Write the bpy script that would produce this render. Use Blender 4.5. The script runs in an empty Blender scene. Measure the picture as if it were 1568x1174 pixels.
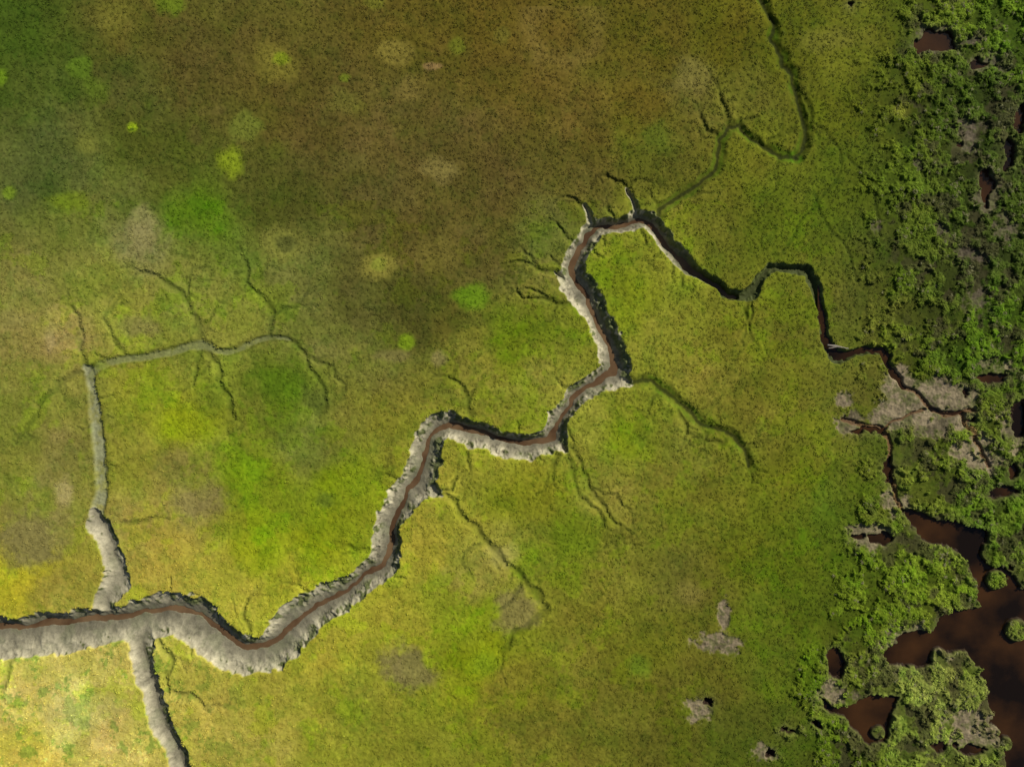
import bpy, math, numpy as np, time
from mathutils import Vector
T0=time.time()
F=np.float32
rng=np.random.default_rng(7)
GAIN=np.array([1.25,1.24,1.16],dtype=F)
def P(px,py): return ((px-784)/10.0,(587-py)/10.0)
def lin(c):
    c=np.asarray(c,dtype=F)/255.0
    return np.where(c<=0.04045,c/12.92,((c+0.055)/1.055)**2.4).astype(F)
_tabs={}
def vn(X,Y,s,seed):
    if seed not in _tabs: _tabs[seed]=np.random.default_rng(seed).random((256,256)).astype(F)
    R=_tabs[seed]
    x=X*F(1/s)+F(37.3*(seed%17)); y=Y*F(1/s)+F(11.7*(seed%13))
    xi=np.floor(x); yi=np.floor(y)
    fx=x-xi; fy=y-yi
    fx=fx*fx*(3-2*fx); fy=fy*fy*(3-2*fy)
    xi=xi.astype(np.int32); yi=yi.astype(np.int32)
    x0=xi&255;x1=(xi+1)&255;y0=yi&255;y1=(yi+1)&255
    a=R[y0,x0]*(1-fx)+R[y0,x1]*fx
    b=R[y1,x0]*(1-fx)+R[y1,x1]*fx
    return (a*(1-fy)+b*fy)*2-1
def fbm(X,Y,s,seed,o=4,g=0.5):
    t=0;a=1.0;n=0
    for i in range(o):
        c,sn=F(math.cos(0.6*i+0.3)),F(math.sin(0.6*i+0.3))
        t=t+F(a)*vn(X*c-Y*sn,X*sn+Y*c,s/2**i,seed+i); n+=a; a*=g
    return t/F(n)*F(1.3)
def ss(a,b,x):
    t=np.clip((x-a)/(b-a),0,1); return t*t*(3-2*t)

# ---------------- ground sheet (fine in the surveyed part, coarse to the horizon)
def axis(half,step):
    core=np.arange(-half,half+step/2,step)
    ext=[];d=step;p=half
    while p<3000:
        d*=1.22;p+=d;ext.append(p)
    ext=np.array(ext)
    return np.concatenate([-ext[::-1],core,ext]).astype(np.float64)
xs=axis(80.5,0.108); ys=axis(60.5,0.108)
NX,NY=len(xs),len(ys)
X,Y=np.meshgrid(xs,ys); X=X.astype(F);Y=Y.astype(F)
fade=(1-ss(85,140,np.maximum(abs(X),abs(Y)*1.2))).astype(F)

# ---------------- ground colour control points, browner and darker toward the top
CP=[(20,50,60,78,18),(100,130,72,84,28),(60,250,76,84,38),(200,60,84,80,28),(300,100,80,74,29),(420,140,84,76,29),(500,200,88,78,33),(600,190,90,80,35),(700,300,86,76,33),(650,40,86,78,24),
(800,130,90,78,27),(760,40,90,78,24),(900,200,92,80,29),(1000,50,86,80,20),(1000,160,88,81,21),(1100,60,84,82,15),(1200,60,80,84,14),(1300,60,92,97,22),(1290,160,83,89,16),(1400,150,75,86,18),(1500,150,60,76,18),(1540,50,78,102,18),(1480,30,86,102,22),
(200,150,78,80,32),(250,220,72,78,24),(430,280,76,77,28),(560,300,84,78,34),(550,450,82,81,34),(650,330,86,78,32),(750,400,83,77,32),(820,420,104,101,40),(700,500,86,85,28),(640,470,75,73,28),(760,300,85,75,32),(880,270,87,81,30),
(300,330,82,108,16),(200,330,90,98,38),(100,350,100,105,42),(215,365,120,118,68),(360,400,94,108,36),(30,430,116,116,52),(90,510,138,126,66),(150,430,114,120,44),(200,480,130,130,52),(300,460,118,122,50),(350,500,122,124,48),(450,450,98,102,44),(510,520,106,106,48),
(100,620,120,122,48),(60,760,124,118,60),(20,650,106,112,40),(20,730,112,117,40),(40,890,152,148,34),(100,900,138,130,50),(230,620,127,131,36),(285,650,130,138,20),(200,700,126,126,42),(400,620,98,106,32),(430,590,80,102,16),(480,660,102,106,46),(560,560,104,105,42),(540,640,108,110,38),
(300,740,126,118,56),(220,780,142,131,60),(400,740,112,124,24),(510,720,112,128,14),(250,860,156,143,56),(390,850,127,140,20),(480,830,122,136,16),(340,900,156,150,52),(550,760,112,125,20),(590,660,118,118,36),(440,900,144,143,40),(100,700,118,113,54),
(30,1060,182,172,86),(100,1090,186,178,96),(40,1150,182,170,70),(150,1030,172,163,78),(180,1140,176,165,82),(300,1090,158,149,62),(370,1120,149,144,58),(400,1070,141,138,48),(500,1000,146,141,44),(500,1130,132,133,40),(550,1080,122,127,36),(620,1100,118,121,34),(600,950,144,139,44),(650,820,144,138,44),(700,950,118,131,24),(740,860,133,129,52),(740,1010,116,127,14),(800,1050,114,111,32),(800,1140,110,107,34),(700,740,133,130,42),
(800,750,116,119,26),(870,820,102,115,22),(950,850,112,113,36),(900,950,108,107,31),(860,1010,111,109,35),(1000,1000,97,101,23),(930,1100,97,97,29),(1000,1120,86,86,25),(1100,900,88,89,25),(1150,1100,76,84,21),(1050,880,98,97,35),(1060,1040,88,88,25),
(760,580,118,119,38),(800,530,94,111,14),(840,590,122,123,42),(840,480,96,105,26),(720,560,111,111,40),(965,670,110,125,18),(910,650,125,126,42),(1050,690,109,111,36),(1000,760,111,109,36),(1100,760,103,105,28),(1150,850,90,95,19),(1200,750,95,99,21),(1200,860,81,93,15),(1250,950,77,91,15),(930,740,121,117,44),
(980,400,116,119,34),(960,460,108,119,20),(1000,540,121,123,38),(1080,560,115,113,37),(1200,570,99,101,27),(1150,500,105,107,28),(1220,480,91,93,27),(1100,350,95,99,27),(1200,330,83,93,18),(1160,150,91,91,28),(1150,230,93,97,22),(1050,130,95,91,36),(1000,230,86,89,25),(850,350,97,99,42),(1150,640,105,105,31),(1020,460,115,119,34),
(1300,300,80,91,18),(1400,300,74,90,20),(1400,400,72,84,24),(1500,400,60,72,24),(1350,450,76,84,24),(1320,500,87,92,30),(1450,500,70,80,24),(1520,520,74,94,20),(1300,620,93,94,32),(1250,800,81,97,20),(1350,900,84,102,20),(1418,880,92,108,26),(1420,720,86,98,28),(1520,780,74,92,22),(1200,1000,84,95,20),(1250,1100,80,94,20),(1400,1100,98,112,40),(1300,1150,74,88,20),(1450,1060,104,112,48),(1500,250,60,75,20)]
CP=np.array(CP,dtype=F)
cx=(CP[:,0]-784)/10; cy=(587-CP[:,1])/10; cc=lin(CP[:,2:])
gx=np.arange(-84,84.1,1.0);gy=np.arange(-64,64.1,1.0)
GX,GY=np.meshgrid(gx,gy)
W=1/(((GX[...,None]-cx)**2+(GY[...,None]-cy)**2)+6.0)**2.0
G=((W@cc)/W.sum(-1,keepdims=True)).astype(F)
def samp(xx,yy):
    u=np.clip((xx+84),0,len(gx)-1.001);v=np.clip((yy+64),0,len(gy)-1.001)
    ui=u.astype(np.int32);vi=v.astype(np.int32);fu=(u-ui)[...,None];fv=(v-vi)[...,None]
    return (G[vi,ui]*(1-fu)*(1-fv)+G[vi,ui+1]*fu*(1-fv)+G[vi+1,ui]*(1-fu)*fv+G[vi+1,ui+1]*fu*fv).astype(F)
n10=fbm(X,Y,9,20,5,.6); n10b=fbm(X,Y,9,30,5,.6)
C=samp(X+n10*4.2,Y+n10b*4.2)
w1=fbm(X,Y,2.5,40,4)
big=fbm(X,Y,14,50,5,.6); mid=fbm(X,Y,3.2,60,5,.7); fine=fbm(X,Y,.8,70,3,.8); vf=vn(X,Y,.3,77)
C=C*(1+.10*big+.18*mid)[...,None]
hue=fbm(X,Y,5,80,6,.7)
C=C*np.stack([1+.11*hue,1-.03*hue,1+.24*hue],-1)
sw=(ss(-30,-62,X)*ss(-30,-44,Y))
# crisp-edged stands of different plants
pa=ss(.12,.30,fbm(X,Y,3.4,400,6,.72)); pb=ss(.14,.32,fbm(X,Y,2.3,410,5,.75)); pc_=ss(.16,.34,fbm(X,Y,5.5,420,6,.7))
C=C*(1+(pa*(1+.6*sw))[...,None]*np.array([.11,.10,.20],dtype=F))
C=C*(1+(pb*(1+1.6*sw))[...,None]*np.array([-.17,-.09,-.16],dtype=F))
C=C*(1+(pc_*(Y<28))[...,None]*np.array([-.03,.11,-.30],dtype=F))
def win(x0,y0,R):
    i0,i1=np.searchsorted(xs,[x0-R,x0+R]);j0,j1=np.searchsorted(ys,[y0-R,y0+R])
    return (slice(j0,j1),slice(i0,i1)) if (i1>i0 and j1>j0) else None
SP=[(350,248,24,21,122,138,28,.9),(425,95,36,30,112,106,40,.8),(432,88,14,10,116,132,24,.8),(203,195,9,8,136,158,26,1),(203,198,4,3,60,80,20,.9),(132,220,17,18,104,108,44,.8),(182,20,32,30,106,104,38,.6),(265,4,28,22,92,110,24,.8),
(377,193,24,20,98,106,38,.8),(125,105,20,16,84,108,26,.8),(150,140,26,26,84,104,26,.7),(605,80,24,20,118,108,46,.85),(630,140,22,20,110,98,46,.8),(575,4,16,10,110,112,36,.7),(530,155,26,24,98,96,38,.7),(528,120,8,7,104,118,30,.8),(675,260,32,18,114,104,54,.85),(700,70,12,11,102,110,30,.7),(770,55,14,14,100,98,34,.6),
(580,408,24,21,124,118,50,.9),(580,405,12,10,120,130,44,.6),(622,524,12,11,112,136,24,.9),(725,456,28,20,92,122,20,.9),(670,390,28,26,106,98,42,.7),(1380,170,16,14,116,118,42,.7),(435,372,34,26,118,118,52,.7),(440,374,16,12,78,82,36,.8),
(4,118,8,12,100,128,24,.8),(14,296,10,9,102,124,30,.8),(50,340,26,28,98,106,42,.6),(110,308,26,12,104,118,28,.7),(1060,112,26,24,108,102,48,.8),(415,592,36,26,74,98,16,.8),(495,765,18,14,90,106,28,.8),(620,1020,46,34,116,108,62,1),
(300,770,44,30,124,114,66,.9),(790,935,36,30,120,112,62,.9),(45,830,50,42,118,111,62,1),(210,500,30,16,122,116,64,.8),(100,755,14,24,154,142,92,.8),(740,1015,26,18,112,132,22,.8),(665,102,16,5,134,110,68,.9),(320,170,30,9,96,86,42,.5),(300,205,12,22,94,82,42,.4),(672,548,12,12,128,118,72,.7),(600,545,28,10,112,104,60,.6),
(980,1020,20,18,94,114,26,.8),(1050,905,22,16,112,106,46,.7),(765,850,26,18,150,142,76,.6),(1270,60,60,20,104,104,36,.7),(215,350,18,36,134,128,80,.7),(1010,215,22,26,80,94,24,.7),(480,610,30,20,84,94,36,.7),(20,485,30,16,128,122,64,.8),(540,250,26,14,96,90,42,.6),(820,90,18,16,98,86,36,.6),(120,1090,60,26,176,168,104,.4),(285,655,36,26,130,142,20,.7),(870,825,30,22,96,114,20,.7),(78,520,10,20,156,140,92,.7)]
for s in SP:
    x0,y0=P(s[0],s[1]);sl=win(x0,y0,max(s[2],s[3])/10*2+.5)
    if sl is None: continue
    r=np.sqrt(((X[sl]-x0)/(s[2]/10))**2+((Y[sl]-y0)/(s[3]/10))**2)+w1[sl]*.45+fine[sl]*.2
    m=(1-ss(.5,1.35,r))*s[7]
    C[sl]=C[sl]*(1-m[...,None])+lin(s[4:7])*m[...,None]*(1+.16*mid[sl])[...,None]
x0,y0=P(862,45); rr=np.sqrt((X-x0)**2+(Y-y0)**2)+w1*1.0
m=np.exp(-((rr-5.2)/1.6)**2)*.4*(Y<y0+3.5)
C=C*(1-m[...,None])+lin((118,102,50))*m[...,None]
for k in range(240):
    px,py=rng.uniform(0,1260),rng.uniform(0,1174)
    rx=rng.uniform(6,26); x0,y0=P(px,py);sl=win(x0,y0,rx/10*2)
    if sl is None: continue
    r=np.sqrt((X[sl]-x0)**2+(Y[sl]-y0)**2)/(rx/10)+w1[sl]*.5+fine[sl]*.2
    m=(1-ss(.4,1.35,r))[...,None]*rng.uniform(.2,.55)
    f=[(1.26,1.2,1.4),(.82,.96,.75),(1.0,1.17,.75)][rng.choice(3)]
    C[sl]=C[sl]*(1+m*(np.array(f,dtype=F)-1))
C=C*np.clip(1+.15*fine+.05*vf,.4,1.7)[...,None]

# ---------------- heights
H=(.10*fbm(X,Y,12,90,3)+.06*mid+.055*fine+.02*vf).astype(F)
WXo=(X+.5*vn(X,Y,3.1,110)+.24*vn(X,Y,1.1,111)+.10*vn(X,Y,.45,112)).astype(F)
WYo=(Y+.5*vn(X,Y,3.1,113)+.24*vn(X,Y,1.1,114)+.10*vn(X,Y,.45,115)).astype(F)
def smooth(pts,step=1.0):
    p=np.array(pts,dtype=float)
    p[:,0],p[:,1]=(p[:,0]-784)/10,(587-p[:,1])/10
    out=[];n=len(p)
    for i in range(n-1):
        a=p[max(i-1,0)];b=p[i];c=p[i+1];d=p[min(i+2,n-1)]
        L=np.hypot(*(c-b)[:2]);k=max(1,int(L/step)) if L<30 else 12
        for j in range(k):
            t=j/k
            q=.5*((2*b)+(-a+c)*t+(2*a-5*b+4*c-d)*t*t+(-a+3*b-3*c+d)*t**3)
            q[2:]=b[2:]*(1-t)+c[2:]*t
            out.append(q)
    out.append(p[-1]);return np.array(out)
def field(pts,margin=3.0,warp=1.0):
    q=smooth(pts)
    R=q[:,2:].max()/10+margin
    I0,I1=np.searchsorted(xs,[q[:,0].min()-R,q[:,0].max()+R]);J0,J1=np.searchsorted(ys,[q[:,1].min()-R,q[:,1].max()+R])
    if I1<=I0 or J1<=J0: return None
    S=(slice(J0,J1),slice(I0,I1)); sh=(J1-J0,I1-I0)
    D=np.full(sh,1e6,dtype=F);Wd=np.ones(sh,dtype=F);Sd=np.zeros(sh,dtype=F);AL=np.zeros(sh,dtype=F)
    al=0
    for a,b in zip(q[:-1],q[1:]):
        R=max(a[2],a[3],b[2],b[3])/10+margin
        dx,dy=b[0]-a[0],b[1]-a[1];LL=math.hypot(dx,dy);L2=LL*LL+1e-9
        i0,i1=np.searchsorted(xs,[min(a[0],b[0])-R,max(a[0],b[0])+R]);j0,j1=np.searchsorted(ys,[min(a[1],b[1])-R,max(a[1],b[1])+R])
        if i1>i0 and j1>j0:
            g=(slice(j0,j1),slice(i0,i1));sl=(slice(j0-J0,j1-J0),slice(i0-I0,i1-I0))
            x=X[g]*(1-warp)+WXo[g]*warp;y=Y[g]*(1-warp)+WYo[g]*warp
            t=np.clip(((x-a[0])*dx+(y-a[1])*dy)/L2,0,1)
            d=np.hypot(x-a[0]-t*dx,y-a[1]-t*dy)
            side=dx*(y-a[1])-dy*(x-a[0])
            w=np.where(side>0,(a[2]*(1-t)+b[2]*t)/10,(a[3]*(1-t)+b[3]*t)/10)
            up=d<D[sl]
            D[sl]=np.where(up,d,D[sl]);Wd[sl]=np.where(up,w,Wd[sl]);Sd[sl]=np.where(up,np.sign(side),Sd[sl]);AL[sl]=np.where(up,al+t*LL,AL[sl])
        al+=LL
    return S,D,Wd,Sd,AL
MAIN=[(-3000,1100,30,45),(-700,985,30,45),(-200,972,28,45),(-60,968,26,45),(0,965,22,48),(50,960,20,44),(120,954,19,42),(170,948,18,40),(220,942,28,40),(262,933,29,40),(300,943,30,46),(330,968,26,46),(365,989,22,42),(400,994,21,38),(430,978,30,36),(455,950,33,33),(485,928,28,30),(520,909,24,28),(560,882,20,25),(583,862,22,26),(597,835,28,17),(602,800,28,16),(618,765,27,22),(632,740,24,34),(648,705,26,28),(655,675,22,26),(668,656,24,22),(690,650,24,20),(715,657,18,22),(750,667,16,28),(790,675,13,28),(825,678,15,25),(845,672,18,22),(855,650,19,16),(868,625,18,15),(885,605,18,18),(910,586,16,19),(938,573,20,22),(938,550,24,24),(929,515,22,22),(915,485,20,22),(900,455,27,22),(881,430,26,24),(878,405,17,20),(893,375,16,16),(915,352,15,16),(945,344,12,14),(980,335,17,18),(1003,345,15,16),(1020,368,14,15),(1040,391,13,15),(1065,412,11,12),(1095,431,9,9),(1115,450,8,8),(1130,455,7,7)]
UP=[(1110,447,10,10),(1145,455,10,10),(1160,440,10,10),(1166,424,9,9),(1178,411,8,9),(1210,410,8,8),(1240,418,10,11),(1250,450,9,9),(1260,490,8,8),(1268,530,10,11),(1285,545,14,14),(1310,536,7,7),(1350,540,7,7),(1365,568,7,7),(1388,597,5,5)]
TRIB=[([(222,950,22,22),(218,975,20,20),(216,1000,17,19),(228,1050,18,18),(245,1100,18,17),(262,1140,18,16),(275,1176,18,16),(300,1260,18,16),(380,1500,16,16),(700,2600,14,14)],1.15),
([(165,945,14,14),(158,915,18,20),(178,893,26,22),(182,875,22,18),(168,850,14,16),(158,820,18,17),(150,800,20,18),(146,788,12,12)],1.0),
([(640,748,12,16),(655,742,12,16),(668,752,7,12)],.9),
([(845,675,14,18),(862,690,6,8)],.9),([(945,575,14,18),(962,583,7,10)],.9),([(978,335,12,12),(973,312,6,6),(960,292,4,4)],.9),([(912,350,10,10),(902,328,5,5),(892,316,3,3)],.8),([(880,450,14,12),(862,425,10,8),(852,412,4,4)],.9)]
GREY=[([(146,796,14,14),(155,750,11,11),(152,700,11,11),(147,640,11,11),(139,592,9,9),(134,566,10,10),(128,562,5,5)],.4),
([(136,578,7,7),(152,560,7.5,7.5),(200,548,7,7),(260,540,6.5,6.5),(310,526,8,8),(340,538,5.5,5.5),(380,526,5,5),(410,515,5,5),(440,520,3.5,3.5)],.25)]
GREEN=[([(410,515),(440,520),(468,545),(485,575),(500,612)],3.6,.2),([(410,515),(420,480),(404,455),(380,430),(372,400)],3.6,.2),([(420,482),(450,472),(470,450)],2,.15),([(310,526),(306,495),(285,462),(262,440),(240,420),(215,418)],3.6,.2),([(285,462),(292,430)],2,.15),([(318,532),(332,555),(336,582),(352,610),(360,640)],4.2,.25),([(308,530),(302,560),(296,590)],3,.2),
([(134,572),(110,572),(88,582),(66,608),(40,650)],3.8,.22),([(129,566),(125,535),(122,500),(110,470)],3.4,.2),([(200,548),(175,520),(160,490)],2,.15),([(300,500),(330,478)],2,.15),([(470,545),(510,560),(530,590)],2,.15),
([(662,748),(682,757),(700,770),(715,795),(740,830),(775,862),(800,885),(822,905),(834,930),(815,952),(785,972),(770,1000)],4.9,.28),([(672,752),(690,750),(700,730)],3,.3),([(800,885),(790,905),(765,935)],2.5,.2),([(740,830),(725,838),(710,860)],2,.15),
([(860,688),(880,692),(890,722),(905,748),(922,775),(945,806)],3.8,.22),([(868,700),(880,740),(912,780),(930,810)],2.8,.16),([(850,700),(845,720)],3,.3),([(905,748),(940,755),(965,780)],2,.15),
([(955,580),(985,582),(1010,594),(1035,612),(1055,630),(1090,650),(1122,670),(1142,690),(1150,712)],7.5,.42),([(1040,618),(1045,640),(1050,665)],3,.25),([(1090,650),(1080,680)],3,.2),([(1122,670),(1105,680),(1085,675)],3,.2),([(1015,600),(990,625)],2,.2),([(1142,690),(1155,680)],3.5,.3),
([(975,318),(962,292),(945,278),(925,268)],4,.36),([(962,292),(972,275)],2,.3),([(895,322),(885,310),(868,300)],2.5,.3),([(1003,342),(1012,322),(1030,308),(1055,292),(1085,270),(1098,245),(1102,215),(1118,190),(1135,190),(1145,208),(1170,228),(1195,242),(1222,243)],7,.42),
([(1218,243),(1228,222),(1227,170),(1220,140),(1216,115),(1200,98),(1190,75),(1182,40),(1172,10),(1160,-30),(1100,-200),(900,-700)],7,.5),([(1118,190),(1108,165),(1104,145)],4,.3),([(1102,212),(1085,200),(1075,180)],3.5,.3),([(1195,242),(1188,255)],3,.3),([(1170,228),(1190,210)],2.5,.2),([(1220,140),(1238,160),(1240,190)],4,.25),([(1135,190),(1160,180)],2,.2),
([(862,415),(840,412),(820,410),(800,402),(782,405)],3.2,.28),([(820,410),(812,392),(800,382)],2.4,.2),([(810,406),(795,412)],2,.2),([(882,458),(862,466),(845,462),(822,456),(800,458),(790,440)],3.2,.3),([(845,462),(828,448),(805,440)],2.4,.2),([(855,465),(850,480)],2,.2),([(722,638),(718,612),(705,590),(688,578)],3.2,.24),([(718,612),(728,600)],2,.2),([(880,372),(862,360),(850,345)],2,.25),([(940,335),(930,318)],2.5,.25),
([(240,975),(262,1010),(255,1060)],4,.3),([(18,1005),(8,1040),(0,1060)],4,.3),([(262,1060),(290,1065),(310,1080)],3,.25),([(382,970),(372,945),(380,918)],3,.25),([(470,912),(455,895)],3,.25),([(1145,462),(1140,490)],3,.3),([(1150,450),(1150,480),(1146,510)],2,.2),([(1050,412),(1040,440)],2,.2),([(560,845),(535,835)],2.5,.2),([(715,690),(718,715)],2.5,.2),([(610,735),(590,725)],2,.2),([(1015,375),(1000,395)],2,.2),([(190,800),(210,800),(235,790)],2.5,.15),([(1240,180),(1290,240),(1262,300),(1225,340),(1195,385)],1.5,.1),([(1300,240),(1340,300),(1350,360)],1.5,.1),([(1250,300),(1300,380),(1310,430)],1.5,.1)]
def jit(pl):
    out=[pl[0]]
    for a,b in zip(pl[:-1],pl[1:]):
        L=math.hypot(b[0]-a[0],b[1]-a[1])
        if L<200:
            o=rng.uniform(-.16,.16)
            out.append(((a[0]+b[0])/2-(b[1]-a[1])*o,(a[1]+b[1])/2+(b[0]-a[0])*o))
        out.append(b)
    return out
TW=[]
def twig(x,y,ang,L,hw,dep,lev):
    pts=[(x,y)];n=max(2,int(L/8))
    for i in range(n):
        ang+=rng.normal(0,.38);x+=math.cos(ang)*L/n;y+=math.sin(ang)*L/n;pts.append((x,y))
    TW.append((pts,hw,dep))
    if lev>0:
        for _ in range(rng.integers(1,3)):
            k=rng.integers(1,len(pts));twig(*pts[k],ang+rng.choice([-1,1])*rng.uniform(.4,.9),L*rng.uniform(.4,.7),hw*.75,dep*.8,lev-1)
for pl,hw,dep in GREEN:
    if dep<.13: continue
    for a,b in zip(pl[:-1],pl[1:]):
        if max(abs(b[0]),abs(b[1]))>1700 or b[1]<0: continue
        if rng.random()<.34:
            t=rng.random();an=math.atan2(b[1]-a[1],b[0]-a[0])+rng.choice([-1,1])*rng.uniform(.5,1.1)
            twig(a[0]+(b[0]-a[0])*t,a[1]+(b[1]-a[1])*t,an,rng.uniform(12,36),min(hw*.45,1.7),dep*.3,1)
    a,b=pl[-2],pl[-1]
    if abs(b[1])<1300 and b!=(1222,243):
        an=math.atan2(b[1]-a[1],b[0]-a[0])
        for s in (-.5,.4):
            if rng.random()<.85: twig(b[0],b[1],an+s+rng.normal(0,.15),rng.uniform(14,36),1.7,dep*.3,1)
for pl in [MAIN[8:-4]]:
    for a,b in zip(pl[:-1],pl[1:]):
        for sg,w in ((1,b[3]),(-1,b[2])):
            if rng.random()<.22:
                an=math.atan2(b[1]-a[1],b[0]-a[0]);nx,ny=-math.sin(an)*sg,math.cos(an)*sg
                twig(b[0]+nx*w*.8,b[1]+ny*w*.8,math.atan2(ny,nx)+rng.normal(0,.3),rng.uniform(12,28),2.0,.18,0)
for q in [(148,700),(150,650),(156,740),(145,610),(230,545),(270,538),(180,550)]:
    for s in (0,math.pi): 
        if rng.random()<.4: twig(*q,rng.normal(s,.5),rng.uniform(16,36),1.8,.1,0)
mud=np.zeros(X.shape,dtype=F);Zmin=np.zeros(X.shape,dtype=F);near=np.zeros(X.shape,dtype=F)
mudn=fbm(X,Y,1.6,130,5,.65); mudf=fbm(X,Y,.5,140,3,.8)
WL=-1.45
GM=np.zeros(X.shape,dtype=F);GR=np.zeros(X.shape,dtype=F)   # groove plant tone and painted shade / pale flank, taken as maxima so crossings do not add up
def groove(pl,hwf,dep,kd):
    r=field([(p[0],p[1],h,h) for p,h in zip(pl,hwf)],1.8,.7)
    if r is None: return
    S,D,Wd,_,_=r; ok=D<1e5
    br=1+.5*w1[S]
    z=-dep*(1-ss(.0,1.8,D/(Wd*br+.1)))
    Zmin[S]=np.where(ok,np.minimum(Zmin[S],z),Zmin[S])
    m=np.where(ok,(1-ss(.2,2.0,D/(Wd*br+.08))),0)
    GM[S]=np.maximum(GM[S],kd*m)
    if hwf[0]>=5:
        c=np.where(ok,1-ss(.16,.36,D+.1*fine[S]),0)*.7  # dark centre line painted as the groove's shade, whatever the sun angle
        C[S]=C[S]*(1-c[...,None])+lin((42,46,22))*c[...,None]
        f=np.where(ok,np.exp(-((D-Wd*1.0)/.3)**2),0)*ss(-.2,.4,w1[S])
        C[S]=C[S]*(1+f[...,None]*np.array([-.05,.28,-.2],dtype=F))
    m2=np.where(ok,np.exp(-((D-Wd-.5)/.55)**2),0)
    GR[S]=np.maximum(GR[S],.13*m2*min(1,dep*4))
for pl,hw,dep in TW: groove(pl,[hw*(1.1-.6*i/(len(pl)-1)) for i in range(len(pl))],dep,.2)
for pl,hw,dep in GREEN:
    pl=jit(pl); n=len(pl)
    groove(pl,[hw*(1.1-.5*i/(n-1)) if hw<4.3 else hw*(1.0-.25*i/(n-1)) for i in range(n)],dep,.26 if dep<.4 else .34)
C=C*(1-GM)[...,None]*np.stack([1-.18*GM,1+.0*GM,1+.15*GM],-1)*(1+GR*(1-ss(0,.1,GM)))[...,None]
for pl,dep in GREY:
    S,D,Wd,_,_=field(pl,2,.6); ok=D<1e5
    z=-dep*(1-ss(.45,1.2,D/Wd)); Zmin[S]=np.where(ok,np.minimum(Zmin[S],z),Zmin[S])
    m=(np.where(ok,1-ss(.5,1.15,D/Wd),0)*.85*(1-.6*ss(-.1,.5,mudn[S])))[...,None]
    gc=lin((132,134,106) if dep>.3 else (112,116,74))
    C[S]=C[S]*(1-m)+gc*m*(1+.2*mudf[S])[...,None]
    m2=np.where(ok,np.exp(-((D-Wd*1.05)/.25)**2),0); C[S]=C[S]*(1-.25*m2)[...,None]
edge_n=(.38*vn(X,Y,1.1,150)+.20*vn(X,Y,.5,151)).astype(F)
EE=np.full(X.shape,-9,dtype=F);SSI=np.zeros(X.shape,dtype=F);RIL=np.zeros(X.shape,dtype=F);CRK=np.zeros(X.shape,dtype=F)
def creek(pl,D0,water=.5,scarp=.55,kx=1.35):
    S,D,Wd,Sd,AL=field(pl,3.0,.8)
    ok=D<1e5
    Wn=Wd+edge_n[S]*np.clip(Wd*.35,.1,.9)
    e=Wn-D
    bottom=-D0 if water==0 else WL
    wt=water*(1+.45*vn(AL,AL*0,3.0,152)+.25*vn(AL,Sd,1.1,153))
    s=np.clip((D-wt)/np.maximum(Wn-wt,.15),0,1)
    z=np.where(D<wt,bottom-.25*(1-(D/np.maximum(wt,.01))**2),bottom+.03*(wt>0)+(s**kx)*(-bottom-scarp))
    ril=vn(AL+.6*w1[S],D*.28+Sd*9,.75,155)*.6+vn(AL+.3*fine[S],D*.3+Sd*5,.36,156)*.4
    bl=ss(-.1,.55,vn(X[S],Y[S],.95,157)+.35*vn(X[S],Y[S],.45,158))*ss(.3,.65,s)
    rk=(.4+.6*ss(-45,-25,X[S]))
    ck=(1-ss(.0,.16,np.abs(fbm(X[S],Y[S],1.3,159,3,.6))))*ss(.15,.5,s)*rk
    z=z+np.where(D>wt,rk*(.09*mudn[S]+.05*mudf[S]+.08*ril+.24*bl)*ss(.05,.5,s)-.12*ck,0)
    z=z*ss(-.08,.36,e)
    ins=ok&(e>-.08)
    Zmin[S]=np.where(ins,np.minimum(Zmin[S],z),Zmin[S])
    mud[S]=np.maximum(mud[S],np.where(ok,ss(.0,.2,e+.1*fine[S]),0))
    near[S]=np.maximum(near[S],np.where(ok,np.exp(-np.clip(-e,0,9)/1.0),0))
    better=ok&(e>EE[S])
    EE[S]=np.where(better,e,EE[S]);SSI[S]=np.where(better,s,SSI[S]);RIL[S]=np.where(better,ril+bl*.5,RIL[S]);CRK[S]=np.where(better,ck,CRK[S])
creek(MAIN,1.5,.40,.42,1.15); creek(UP,.9,.0,.3)
for pl,d in TRIB: creek(pl,d,0.0,.35)
mcol=lin((160,153,126))*(1+.32*mudn+.18*mudf+.26*RIL)[...,None]*(1-.35*CRK)[...,None]
wet=ss(0,.9,(Zmin-WL)/1.1)
mcol=mcol*(.46+.62*wet)[...,None]
grn=ss(-.1,.5,fbm(X,Y,1.9,165,4,.6))[...,None]*.3
mcol=mcol*(1-grn)+lin((112,118,82))*grn
west=(1-ss(-62,-40,X))[...,None]
mcol=mcol*(1-.08*west)
east=ss(20,33,X)[...,None]; mcol=mcol*(1-east)+(lin((62,68,34))*(1+.3*mudf)[...,None])*east
C=C*(1-mud[...,None])+mcol*mud[...,None]
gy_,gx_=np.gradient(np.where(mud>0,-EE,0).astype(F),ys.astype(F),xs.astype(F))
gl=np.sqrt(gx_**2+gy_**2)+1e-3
shadeside=-(gx_*-.74+gy_*-.67)/gl
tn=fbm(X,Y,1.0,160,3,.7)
turf_shade=np.where(mud>.5,ss(-.05,.25,tn+.50*np.clip(shadeside,-1,1)-.02-.3*west[...,0])*(1-ss(.8,2.1,EE))*ss(.15,.45,SSI),0)*.9
C=C*(1-turf_shade[...,None])+(lin((84,92,48))*(1+.4*mudf)[...,None])*turf_shade[...,None]  # turf colour thickened on the shaded banks, so shade is painted in too
Zmin=Zmin+.14*turf_shade*(.5+mudf)
rim=near*(1-mud)
C=C*(1+.14*rim)[...,None]

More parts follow.
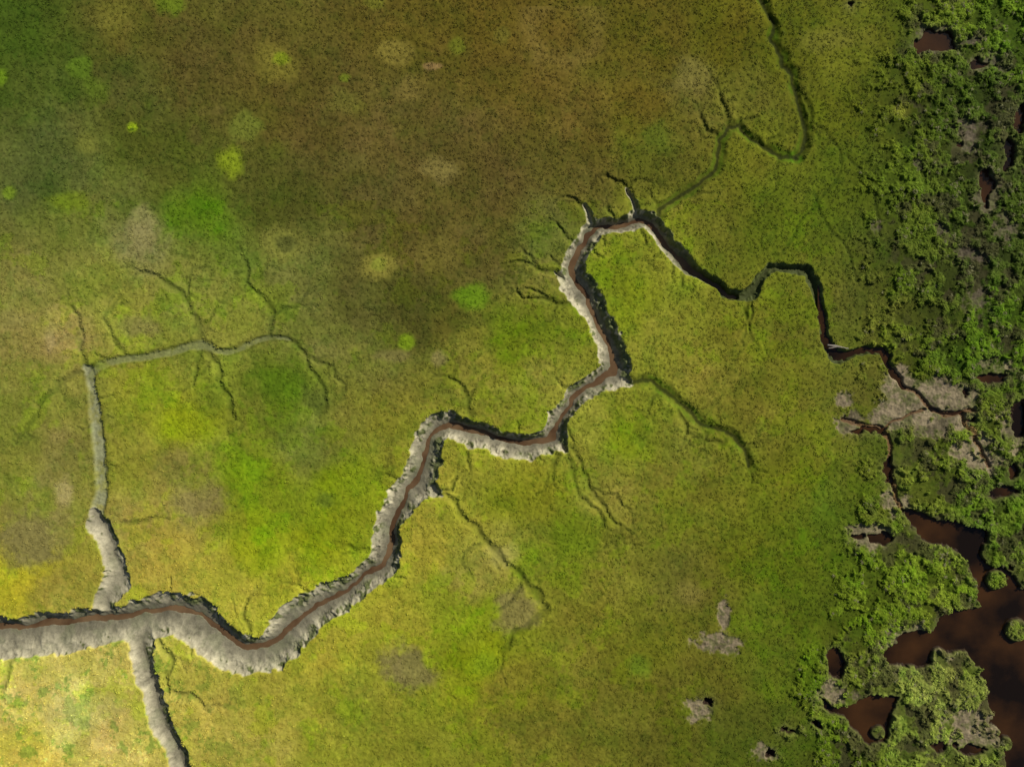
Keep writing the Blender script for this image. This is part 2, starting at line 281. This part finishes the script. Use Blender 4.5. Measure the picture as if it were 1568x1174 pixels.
# ---------------- ponds, mud pans
pwx=(X+.9*fbm(X,Y,2.2,170,4,.6)).astype(F);pwy=(Y+.9*fbm(X,Y,2.2,180,4,.6)).astype(F)
pd=np.full(X.shape,-9,dtype=F)
def polymask(pts):
    q=np.array([P(*p) for p in pts])
    i0,i1=np.searchsorted(xs,[q[:,0].min()-3,q[:,0].max()+3]);j0,j1=np.searchsorted(ys,[q[:,1].min()-3,q[:,1].max()+3]);sl=(slice(j0,j1),slice(i0,i1))
    x=pwx[sl];y=pwy[sl];ins=np.zeros(x.shape,bool);dm=np.full(x.shape,1e3,dtype=F)
    for a,b in zip(q,np.roll(q,-1,0)):
        c=((a[1]>y)!=(b[1]>y))&(x<(b[0]-a[0])*(y-a[1])/(b[1]-a[1]+1e-9)+a[0]); ins^=c
        d=b-a;t=np.clip(((x-a[0])*d[0]+(y-a[1])*d[1])/(d@d),0,1);dm=np.minimum(dm,np.hypot(x-a[0]-t*d[0],y-a[1]-t*d[1]))
    pd[sl]=np.maximum(pd[sl],np.where(ins,dm,-dm))
def oval(px,py,rx,ry):
    return [(px+rx*math.cos(a)*rng.uniform(.8,1.15),py+ry*math.sin(a)*rng.uniform(.8,1.15)) for a in np.linspace(0,2*math.pi,10,endpoint=False)]
PONDS=[[(1378,775),(1410,785),(1445,800),(1480,806),(1514,808),(1504,850),(1515,872),(1545,868),(1568,900),(1640,930),(1700,1000),(1700,1260),(1550,1230),(1536,1140),(1512,1080),(1503,1025),(1478,1000),(1440,1008),(1405,1022),(1365,1022),(1346,1000),(1385,972),(1425,962),(1448,935),(1500,928),(1488,880),(1468,842),(1420,828),(1392,806)],
[(1255,1064),(1290,1085),(1330,1066),(1374,1064),(1364,1100),(1352,1138),(1328,1143),(1312,1118),(1290,1097),(1262,1084)],
oval(1278,1015,16,24),oval(1432,65,30,22),oval(1512,285,9,30),oval(1545,235,8,28),oval(1348,822,24,10),oval(1312,820,16,7),oval(1366,720,8,26),oval(1502,96,12,7),oval(1522,580,26,9),oval(1468,222,7,6),oval(1535,752,22,9),oval(1562,180,8,30),oval(1440,1140,14,8),oval(1492,1150,24,8),oval(1180,1150,10,7),oval(1330,660,26,6),oval(1080,1078,9,7),oval(1560,640,12,34),oval(1305,5,8,5),oval(1550,720,10,14),oval(1208,1120,9,6),oval(1250,1110,10,7)]
for k in range(9):
    PONDS.append(oval(rng.uniform(1410,1568),rng.uniform(560,1174),rng.uniform(4,10),rng.uniform(4,8)))
for p in PONDS: polymask(p)
for px,py,r in [(1525,888,15),(1438,1006,12),(1345,1122,9),(1558,965,16),(1542,1140,9),(1470,1012,12),(1552,600,10)]:
    x0,y0=P(px,py);sl=win(x0,y0,4); d=np.hypot(X[sl]-x0,Y[sl]-y0)-r/10+.4*w1[sl]; pd[sl]=np.minimum(pd[sl],d)
PW=-.36
pond=ss(-.05,.1,pd)
MP=np.zeros(X.shape,dtype=F)
tear=fbm(X,Y,1.5,190,5,.75)
for (px,py,rx,ry,st) in [(1425,625,80,52,.95),(1375,590,34,36,1),(1360,635,36,36,.95),(1300,650,32,24,.9),(1292,612,16,18,.8),(1460,606,50,26,.95),(1500,700,50,44,.7),(1108,940,14,36,1),(1098,985,42,22,1),(1066,1085,28,28,.75),(1490,60,30,16,.55),(1480,205,34,38,.6),(1345,345,14,14,.6),(1330,820,46,28,.75),(1520,100,44,34,.5),(1490,1110,66,46,.65),(1440,60,54,38,.6),(1170,1150,24,22,.6),(1415,250,28,18,.5),(1510,300,30,40,.62),(1370,770,34,28,.7),(1275,1060,36,30,.68),(1400,990,66,46,.55),(1550,660,30,50,.6),(1500,460,40,34,.6),(1540,350,34,34,.6),(1440,350,20,14,.55),(1520,560,40,24,.55),(1480,390,40,30,.55)]:
    x0,y0=P(px,py); r=np.sqrt(((X-x0)/(rx/10))**2+((Y-y0)/(ry/10))**2)
    MP=np.maximum(MP,st*(1-ss(.2,1.3,r)))
pan=ss(-.12,.26,MP-.40-.62*tear)*(MP>.02)
bx=np.interp(-Y*10+587,[-100,0,200,400,550,640,720,820,900,1000,1174,1300],[1400,1370,1340,1330,1330,1330,1350,1300,1290,1260,1200,1180])
belt=ss(-9,12,(X*10+784-bx)/10+6*w1*.6+3*n10)
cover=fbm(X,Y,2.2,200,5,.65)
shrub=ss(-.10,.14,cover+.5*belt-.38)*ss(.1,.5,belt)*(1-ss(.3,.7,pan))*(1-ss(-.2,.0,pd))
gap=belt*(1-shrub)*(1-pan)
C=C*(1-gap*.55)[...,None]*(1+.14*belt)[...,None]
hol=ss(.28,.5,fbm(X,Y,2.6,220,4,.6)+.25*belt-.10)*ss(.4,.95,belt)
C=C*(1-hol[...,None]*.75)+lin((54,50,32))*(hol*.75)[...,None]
pc=lin((130,116,92))*np.clip(1+.32*mudn+.36*mudf+.2*fine,.3,2)[...,None]
dk=ss(.0,.5,fbm(X,Y,2.4,230,4,.65))[...,None]
topR=(1-ss(.1,.6,np.clip(-(Y-14)/20,0,1)))[...,None]
pc=pc*(1-.5*dk)*(1-.6*topR)
gp=(ss(.0,.35,fbm(X,Y,.9,235,3,.7))*.65)[...,None]; pc=pc*(1-gp)+lin((84,88,46))*gp
C=C*(1-pan[...,None]*.92)+pc*(pan*.92)[...,None]
C=C*(1-pond[...,None])+(lin((46,34,24))*(1+.2*mudn)[...,None])*pond[...,None]
prim=np.exp(-(np.clip(-pd,0,9)/.6))*(1-pond)
C=C*(1-.35*prim[...,None])+lin((108,108,66))*.35*prim[...,None]
H=H*(1-.6*mud)*(1-.5*pan)+Zmin
lump=ss(-.6,.8,fbm(X,Y,1.2,210,3,.7))
H=H+shrub*(.12+.40*lump)*(1-mud)
H=H-pan*.14+pan*.10*mudf-hol*.08*(1-pan)
H=H*(1-pond)+pond*np.minimum(H,-.15)-np.clip(pd+.05,0,1)*pond*1.2*(pd>-.05)
for pl,h in [([(1352,545),(1366,572),(1390,598),(1425,622),(1470,632),(1492,655),(1505,690),(1518,715)],4),([(1425,622),(1455,628),(1490,630)],3.5),([(1290,640),(1330,655),(1352,664),(1362,700),(1366,740),(1380,775)],4.5),([(1352,664),(1385,640),(1415,622)],2.5)]:
    S,D,Wd,_,_=field([(a,b,h,h) for a,b in jit(pl)],1.5,.9); ok=D<1e5
    m=np.where(ok,1-ss(.5,1.2,D/Wd),0); H[S]-=m*.3
    m=(m*.9)[...,None]; C[S]=C[S]*(1-m)+lin((98,74,50))*m
spk=ss(.55,.7,vn(X,Y,.35,300))*ss(.1,.4,mid)*(1-ss(-58,-50,X))*(1-ss(-46,-42,Y))
C=C*(1+.4*spk)[...,None]
H=H*(.25+.75*fade)
alpha=np.clip(mud+pan*.9+pond,0,1)
veg=(1-alpha)[...,None]
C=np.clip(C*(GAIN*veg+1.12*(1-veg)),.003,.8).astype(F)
print("fields",time.time()-T0)

def grid_mesh(name,X,Y,Z):
    ny,nx=X.shape
    me=bpy.data.meshes.new(name)
    co=np.stack([X,Y,Z],-1).astype(F)
    idx=np.arange(ny*nx,dtype=np.int32).reshape(ny,nx)
    q=np.stack([idx[:-1,:-1],idx[:-1,1:],idx[1:,1:],idx[1:,:-1]],-1).reshape(-1)
    nf=(ny-1)*(nx-1)
    me.vertices.add(ny*nx);me.loops.add(nf*4);me.polygons.add(nf)
    me.vertices.foreach_set("co",co.ravel());me.loops.foreach_set("vertex_index",q)
    me.polygons.foreach_set("loop_start",np.arange(0,nf*4,4,dtype=np.int32))
    me.polygons.foreach_set("use_smooth",np.ones(nf,bool))
    me.update(calc_edges=True)
    return me
me=grid_mesh("marsh_ground",X,Y,H)
a=me.color_attributes.new("col",'FLOAT_COLOR','POINT')
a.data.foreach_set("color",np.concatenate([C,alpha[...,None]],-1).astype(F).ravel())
ground=bpy.data.objects.new("marsh_ground",me);bpy.context.collection.objects.link(ground)
print("mesh",time.time()-T0)
def newmat(n):
    m=bpy.data.materials.new(n);m.use_nodes=True;nt=m.node_tree
    return m,nt,nt.nodes,nt.links,nt.nodes["Principled BSDF"]
m,nt,N,L,B=newmat("marsh_turf_and_mud")
at=N.new("ShaderNodeAttribute");at.attribute_name="col"
tc=N.new("ShaderNodeNewGeometry")
ns=N.new("ShaderNodeTexNoise");ns.inputs["Scale"].default_value=4.5;ns.inputs["Detail"].default_value=2;ns.inputs["Roughness"].default_value=.7
L.new(tc.outputs["Position"],ns.inputs["Vector"])
mr=N.new("ShaderNodeMapRange");mr.inputs[1].default_value=.3;mr.inputs[2].default_value=.7;mr.inputs[3].default_value=.87;mr.inputs[4].default_value=1.13
L.new(ns.outputs["Fac"],mr.inputs[0])
vm=N.new("ShaderNodeVectorMath");vm.operation='SCALE';L.new(at.outputs["Color"],vm.inputs[0]);L.new(mr.outputs[0],vm.inputs["Scale"])
L.new(vm.outputs[0],B.inputs["Base Color"])
r2=N.new("ShaderNodeMapRange");r2.inputs[3].default_value=.95;r2.inputs[4].default_value=.7;L.new(at.outputs["Alpha"],r2.inputs[0]);L.new(r2.outputs[0],B.inputs["Roughness"])
B.inputs["Specular IOR Level"].default_value=.1
bp=N.new("ShaderNodeBump");bp.inputs["Strength"].default_value=.4;bp.inputs["Distance"].default_value=.05;L.new(ns.outputs["Fac"],bp.inputs["Height"]);L.new(bp.outputs[0],B.inputs["Normal"])
me.materials.append(m)

def water(name,x0,x1,y0,y1,z,c1,c2,sc,rough):
    me=bpy.data.meshes.new(name);me.from_pydata([(x0,y0,z),(x1,y0,z),(x1,y1,z),(x0,y1,z)],[],[(0,1,2,3)])
    o=bpy.data.objects.new(name,me);bpy.context.collection.objects.link(o)
    m,nt,N,L,B=newmat(name+"_mat")
    g=N.new("ShaderNodeNewGeometry");n=N.new("ShaderNodeTexNoise");n.inputs["Scale"].default_value=sc;n.inputs["Detail"].default_value=5;L.new(g.outputs["Position"],n.inputs["Vector"])
    cr=N.new("ShaderNodeValToRGB");cr.color_ramp.elements[0].position=.4;cr.color_ramp.elements[1].position=.66
    cr.color_ramp.elements[0].color=(*lin(c1),1);cr.color_ramp.elements[1].color=(*lin(c2),1)
    L.new(n.outputs["Fac"],cr.inputs[0]);L.new(cr.outputs[0],B.inputs["Base Color"])
    B.inputs["Roughness"].default_value=rough;B.inputs["IOR"].default_value=1.33
    w=N.new("ShaderNodeTexNoise");w.inputs["Scale"].default_value=3;L.new(g.outputs["Position"],w.inputs["Vector"])
    b=N.new("ShaderNodeBump");b.inputs["Strength"].default_value=.1;b.inputs["Distance"].default_value=.03;L.new(w.outputs["Fac"],b.inputs["Height"]);L.new(b.outputs[0],B.inputs["Normal"])
    me.materials.append(m)
water("creek_water",-300,36,-60,30,WL,(82,60,40),(116,92,64),.25,.12)
water("pond_water",47,92,-68,61,PW-.12,(24,16,9),(66,42,20),.12,.08)

def gridsample(A,x,y):
    i=np.clip(np.searchsorted(xs,x),0,NX-1);j=np.clip(np.searchsorted(ys,y),0,NY-1);return A[j,i]
def plantmat(name,var):
    m,nt,N,L,B=newmat(name)
    at=N.new("ShaderNodeAttribute");at.attribute_type='INSTANCER';at.attribute_name="tint"
    g=N.new("ShaderNodeNewGeometry")
    n=N.new("ShaderNodeTexNoise");n.inputs["Scale"].default_value=9;L.new(g.outputs["Position"],n.inputs["Vector"])
    mr=N.new("ShaderNodeMapRange");mr.inputs[1].default_value=.3;mr.inputs[2].default_value=.7;mr.inputs[3].default_value=1-var;mr.inputs[4].default_value=1+var;L.new(n.outputs["Fac"],mr.inputs[0])
    v=N.new("ShaderNodeVectorMath");v.operation='SCALE';L.new(at.outputs["Color"],v.inputs[0]);L.new(mr.outputs[0],v.inputs["Scale"]);L.new(v.outputs[0],B.inputs["Base Color"])
    B.inputs["Roughness"].default_value=.75;B.inputs["Specular IOR Level"].default_value=.12
    return m
gm=plantmat("grass_blades",.15);sm=plantmat("shrub_leaves",.3)
def tuft(k):
    V=[];Fc=[]
    for i in range(11):
        a=rng.uniform(0,6.28);l=rng.uniform(.14,.30);h=rng.uniform(.03,.10);w=rng.uniform(.018,.035)
        ca,sa=math.cos(a),math.sin(a);ox,oy=rng.uniform(-.06,.06,2)
        b=len(V)
        V+=[(ox-sa*w,oy+ca*w,-.03),(ox+sa*w,oy-ca*w,-.03),(ox+ca*l*.5+sa*w,oy+sa*l*.5-ca*w,h),(ox+ca*l*.5-sa*w,oy+sa*l*.5+ca*w,h),(ox+ca*l,oy+sa*l,h*.75)]
        Fc+=[(b,b+1,b+2,b+3),(b+3,b+2,b+4)]
    me=bpy.data.meshes.new("tuft");me.from_pydata(V,[],Fc);me.materials.append(gm)
    return bpy.data.objects.new("a_tuft%d"%k,me)
def bush(k):
    V=[];Fc=[]
    for i in range(7):
        a=rng.uniform(0,6.28);r=.35;b=len(V);w=.012
        V+=[(-w,0,-.1),(w,0,-.1),(r*math.cos(a)+w,r*math.sin(a),.18),(r*math.cos(a)-w,r*math.sin(a),.18)];Fc.append((b,b+1,b+2,b+3))
    cl=[(rng.uniform(-.3,.3),rng.uniform(-.3,.3),rng.uniform(.04,.16),rng.uniform(.14,.24)) for _ in range(6)]
    for i in range(85):
        c=cl[rng.integers(6)]
        d=rng.normal(size=3);d/=np.linalg.norm(d);d[2]=abs(d[2])
        p=np.array(c[:3])+d*c[3]*rng.uniform(.6,1.05)*np.array([1,1,.75])
        s=rng.uniform(.04,.085);t=rng.normal(size=3);t/=np.linalg.norm(t);nrm=d*.6+np.array([0,0,.9])+rng.normal(size=3)*.3
        u=np.cross(nrm,t);u/=np.linalg.norm(u);v=np.cross(nrm,u);v/=np.linalg.norm(v)
        b=len(V);V+=[tuple(p-u*s),tuple(p-v*s*.6),tuple(p+u*s),tuple(p+v*s*.6)];Fc.append((b,b+1,b+2,b+3))
    me=bpy.data.meshes.new("bush");me.from_pydata(V,[],Fc);me.materials.append(sm)
    return bpy.data.objects.new("b_bush%d"%k,me)
def scatter(name,protos,x,y,z,scale,tint):
    col=bpy.data.collections.new(name+"_parts")
    for o in protos: col.objects.link(o)
    n=len(x);me=bpy.data.meshes.new(name);me.vertices.add(n)
    me.vertices.foreach_set("co",np.stack([x,y,z],-1).astype(F).ravel())
    a=me.attributes.new("sc",'FLOAT','POINT');a.data.foreach_set("value",scale.astype(F))
    a=me.attributes.new("rot",'FLOAT_VECTOR','POINT')
    r=np.stack([rng.normal(0,.12,n),rng.normal(0,.12,n),rng.uniform(0,6.28,n)],-1).astype(F);a.data.foreach_set("vector",r.ravel())
    a=me.attributes.new("tint",'FLOAT_COLOR','POINT');a.data.foreach_set("color",np.concatenate([tint,np.ones((n,1))],-1).astype(F).ravel())
    o=bpy.data.objects.new(name,me);bpy.context.collection.objects.link(o)
    ng=bpy.data.node_groups.new(name,"GeometryNodeTree")
    ng.interface.new_socket("Geometry",in_out='INPUT',socket_type='NodeSocketGeometry');ng.interface.new_socket("Geometry",in_out='OUTPUT',socket_type='NodeSocketGeometry')
    N,L=ng.nodes,ng.links
    gi=N.new("NodeGroupInput");go=N.new("NodeGroupOutput");ip=N.new("GeometryNodeInstanceOnPoints")
    ci=N.new("GeometryNodeCollectionInfo");ci.inputs["Collection"].default_value=col;ci.inputs["Separate Children"].default_value=True;ci.inputs["Reset Children"].default_value=True
    def na(nm,t):
        q=N.new("GeometryNodeInputNamedAttribute");q.data_type=t;q.inputs["Name"].default_value=nm;return q.outputs["Attribute"]
    L.new(gi.outputs[0],ip.inputs["Points"]);L.new(ci.outputs[0],ip.inputs["Instance"]);ip.inputs["Pick Instance"].default_value=True
    rv=N.new("FunctionNodeEulerToRotation");L.new(na("rot",'FLOAT_VECTOR'),rv.inputs[0]);L.new(rv.outputs[0],ip.inputs["Rotation"])
    L.new(na("sc",'FLOAT'),ip.inputs["Scale"]);L.new(ip.outputs[0],go.inputs[0])
    md=o.modifiers.new("scatter",'NODES');md.node_group=ng
    return o
n=90000
x=rng.uniform(-82,82,n);y=rng.uniform(-62,62,n)
bad=gridsample(alpha,x,y)+gridsample(Zmin,x,y)*-1
keep=(bad<.15)&(rng.random(n)<np.where(gridsample(belt,x,y)>.6,.4,1));x=x[keep];y=y[keep]
t=gridsample(C,x,y)*rng.uniform(.95,1.22,len(x))[:,None]*np.array([1.02,1.02,.98])
scatter("marsh_grass",[tuft(i) for i in range(5)],x,y,gridsample(H,x,y),rng.uniform(.5,1.3,len(x)),np.clip(t,0,.8))
n=60000
x=rng.uniform(26,84,n);y=rng.uniform(-63,63,n)
keep=(gridsample(shrub,x,y)>rng.uniform(.2,.9,n))&(gridsample(pan,x,y)<.35)&(gridsample(pond,x,y)<.1)&(gridsample(mud,x,y)<.1)&(rng.random(n)<.7);x=x[keep];y=y[keep]
br=rng.uniform(.95,1.9,len(x))*(1+.45*gridsample(cover,x,y))
t=gridsample(C,x,y)*br[:,None]*np.array([1.07,1.08,1.0])
ol=rng.random(len(x))<.09
t=np.where(ol[:,None],lin((128,126,86))*rng.uniform(.8,1.3,len(x))[:,None],t)
b_=gridsample(belt,x,y)
scatter("marsh_shrubs",[bush(i) for i in range(5)],x,y,gridsample(H,x,y)-.07,rng.uniform(.35,1.0,len(x))*(.55+.45*b_),np.clip(t,0,.8))
print("shrubs",len(x),time.time()-T0)

def log(name,p0,p1,r0,r1,mat):
    a=Vector(p0);b=Vector(p1);ax=(b-a).normalized();u=ax.orthogonal().normalized();v=ax.cross(u)
    V=[];Fc=[];K=8;S=10
    for i in range(S+1):
        t=i/S;c=a.lerp(b,t)+u*.05*math.sin(5*t)+v*.04*math.sin(7*t+1);r=r0*(1-t)+r1*t
        for k in range(K):
            an=6.283*k/K;rr=r*(1+.15*math.sin(3*an+i));V.append(tuple(c+u*rr*math.cos(an)+v*rr*math.sin(an)))
    for i in range(S):
        for k in range(K): Fc.append((i*K+k,i*K+(k+1)%K,(i+1)*K+(k+1)%K,(i+1)*K+k))
    Fc.append(tuple(range(K)));Fc.append(tuple(S*K+k for k in range(K)))
    me=bpy.data.meshes.new(name);me.from_pydata(V,[],Fc);me.materials.append(mat)
    o=bpy.data.objects.new(name,me);bpy.context.collection.objects.link(o)
m,nt,N,L,B=newmat("weathered_wood");B.inputs["Roughness"].default_value=.8
n=N.new("ShaderNodeTexNoise");n.inputs["Scale"].default_value=12;cr=N.new("ShaderNodeValToRGB");cr.color_ramp.elements[0].color=(.16,.13,.10,1);cr.color_ramp.elements[1].color=(.45,.40,.32,1);L.new(n.outputs["Fac"],cr.inputs[0]);L.new(cr.outputs[0],B.inputs["Base Color"])
a=P(1266,528);b=P(1298,533)
log("driftwood_log",(a[0],a[1],.18),(b[0],b[1],.22),.12,.06,m)
a=P(1268,533);b=P(1290,531)
log("driftwood_log",(a[0],a[1],.16),(b[0],b[1],.3),.07,.04,m)

AZ,EL=math.radians(50),math.radians(35)
sun=bpy.data.lights.new("sun",'SUN');sun.energy=4.6;sun.angle=math.radians(.5);sun.color=(1,.95,.86)
so=bpy.data.objects.new("sun",sun);bpy.context.collection.objects.link(so)
d=Vector((math.sin(AZ)*math.cos(EL),math.cos(AZ)*math.cos(EL),math.sin(EL)))
so.rotation_euler=(-d).to_track_quat('-Z','Y').to_euler();so.location=d*200
w=bpy.data.worlds.new("World");bpy.context.scene.world=w;w.use_nodes=True
nt=w.node_tree;sk=nt.nodes.new("ShaderNodeTexSky");sk.sky_type='NISHITA';sk.sun_disc=False;sk.sun_elevation=EL;sk.sun_rotation=AZ
nt.links.new(sk.outputs[0],nt.nodes["Background"].inputs[0]);nt.nodes["Background"].inputs[1].default_value=.055
cam=bpy.data.cameras.new("camera");cam.lens=24;cam.sensor_width=36;cam.clip_end=8000;cam.clip_start=.5
co=bpy.data.objects.new("camera",cam);bpy.context.collection.objects.link(co);co.location=(0,0,104.5)
bpy.context.scene.camera=co
sc=bpy.context.scene;sc.view_settings.view_transform='Standard';sc.view_settings.look='None';sc.view_settings.exposure=0
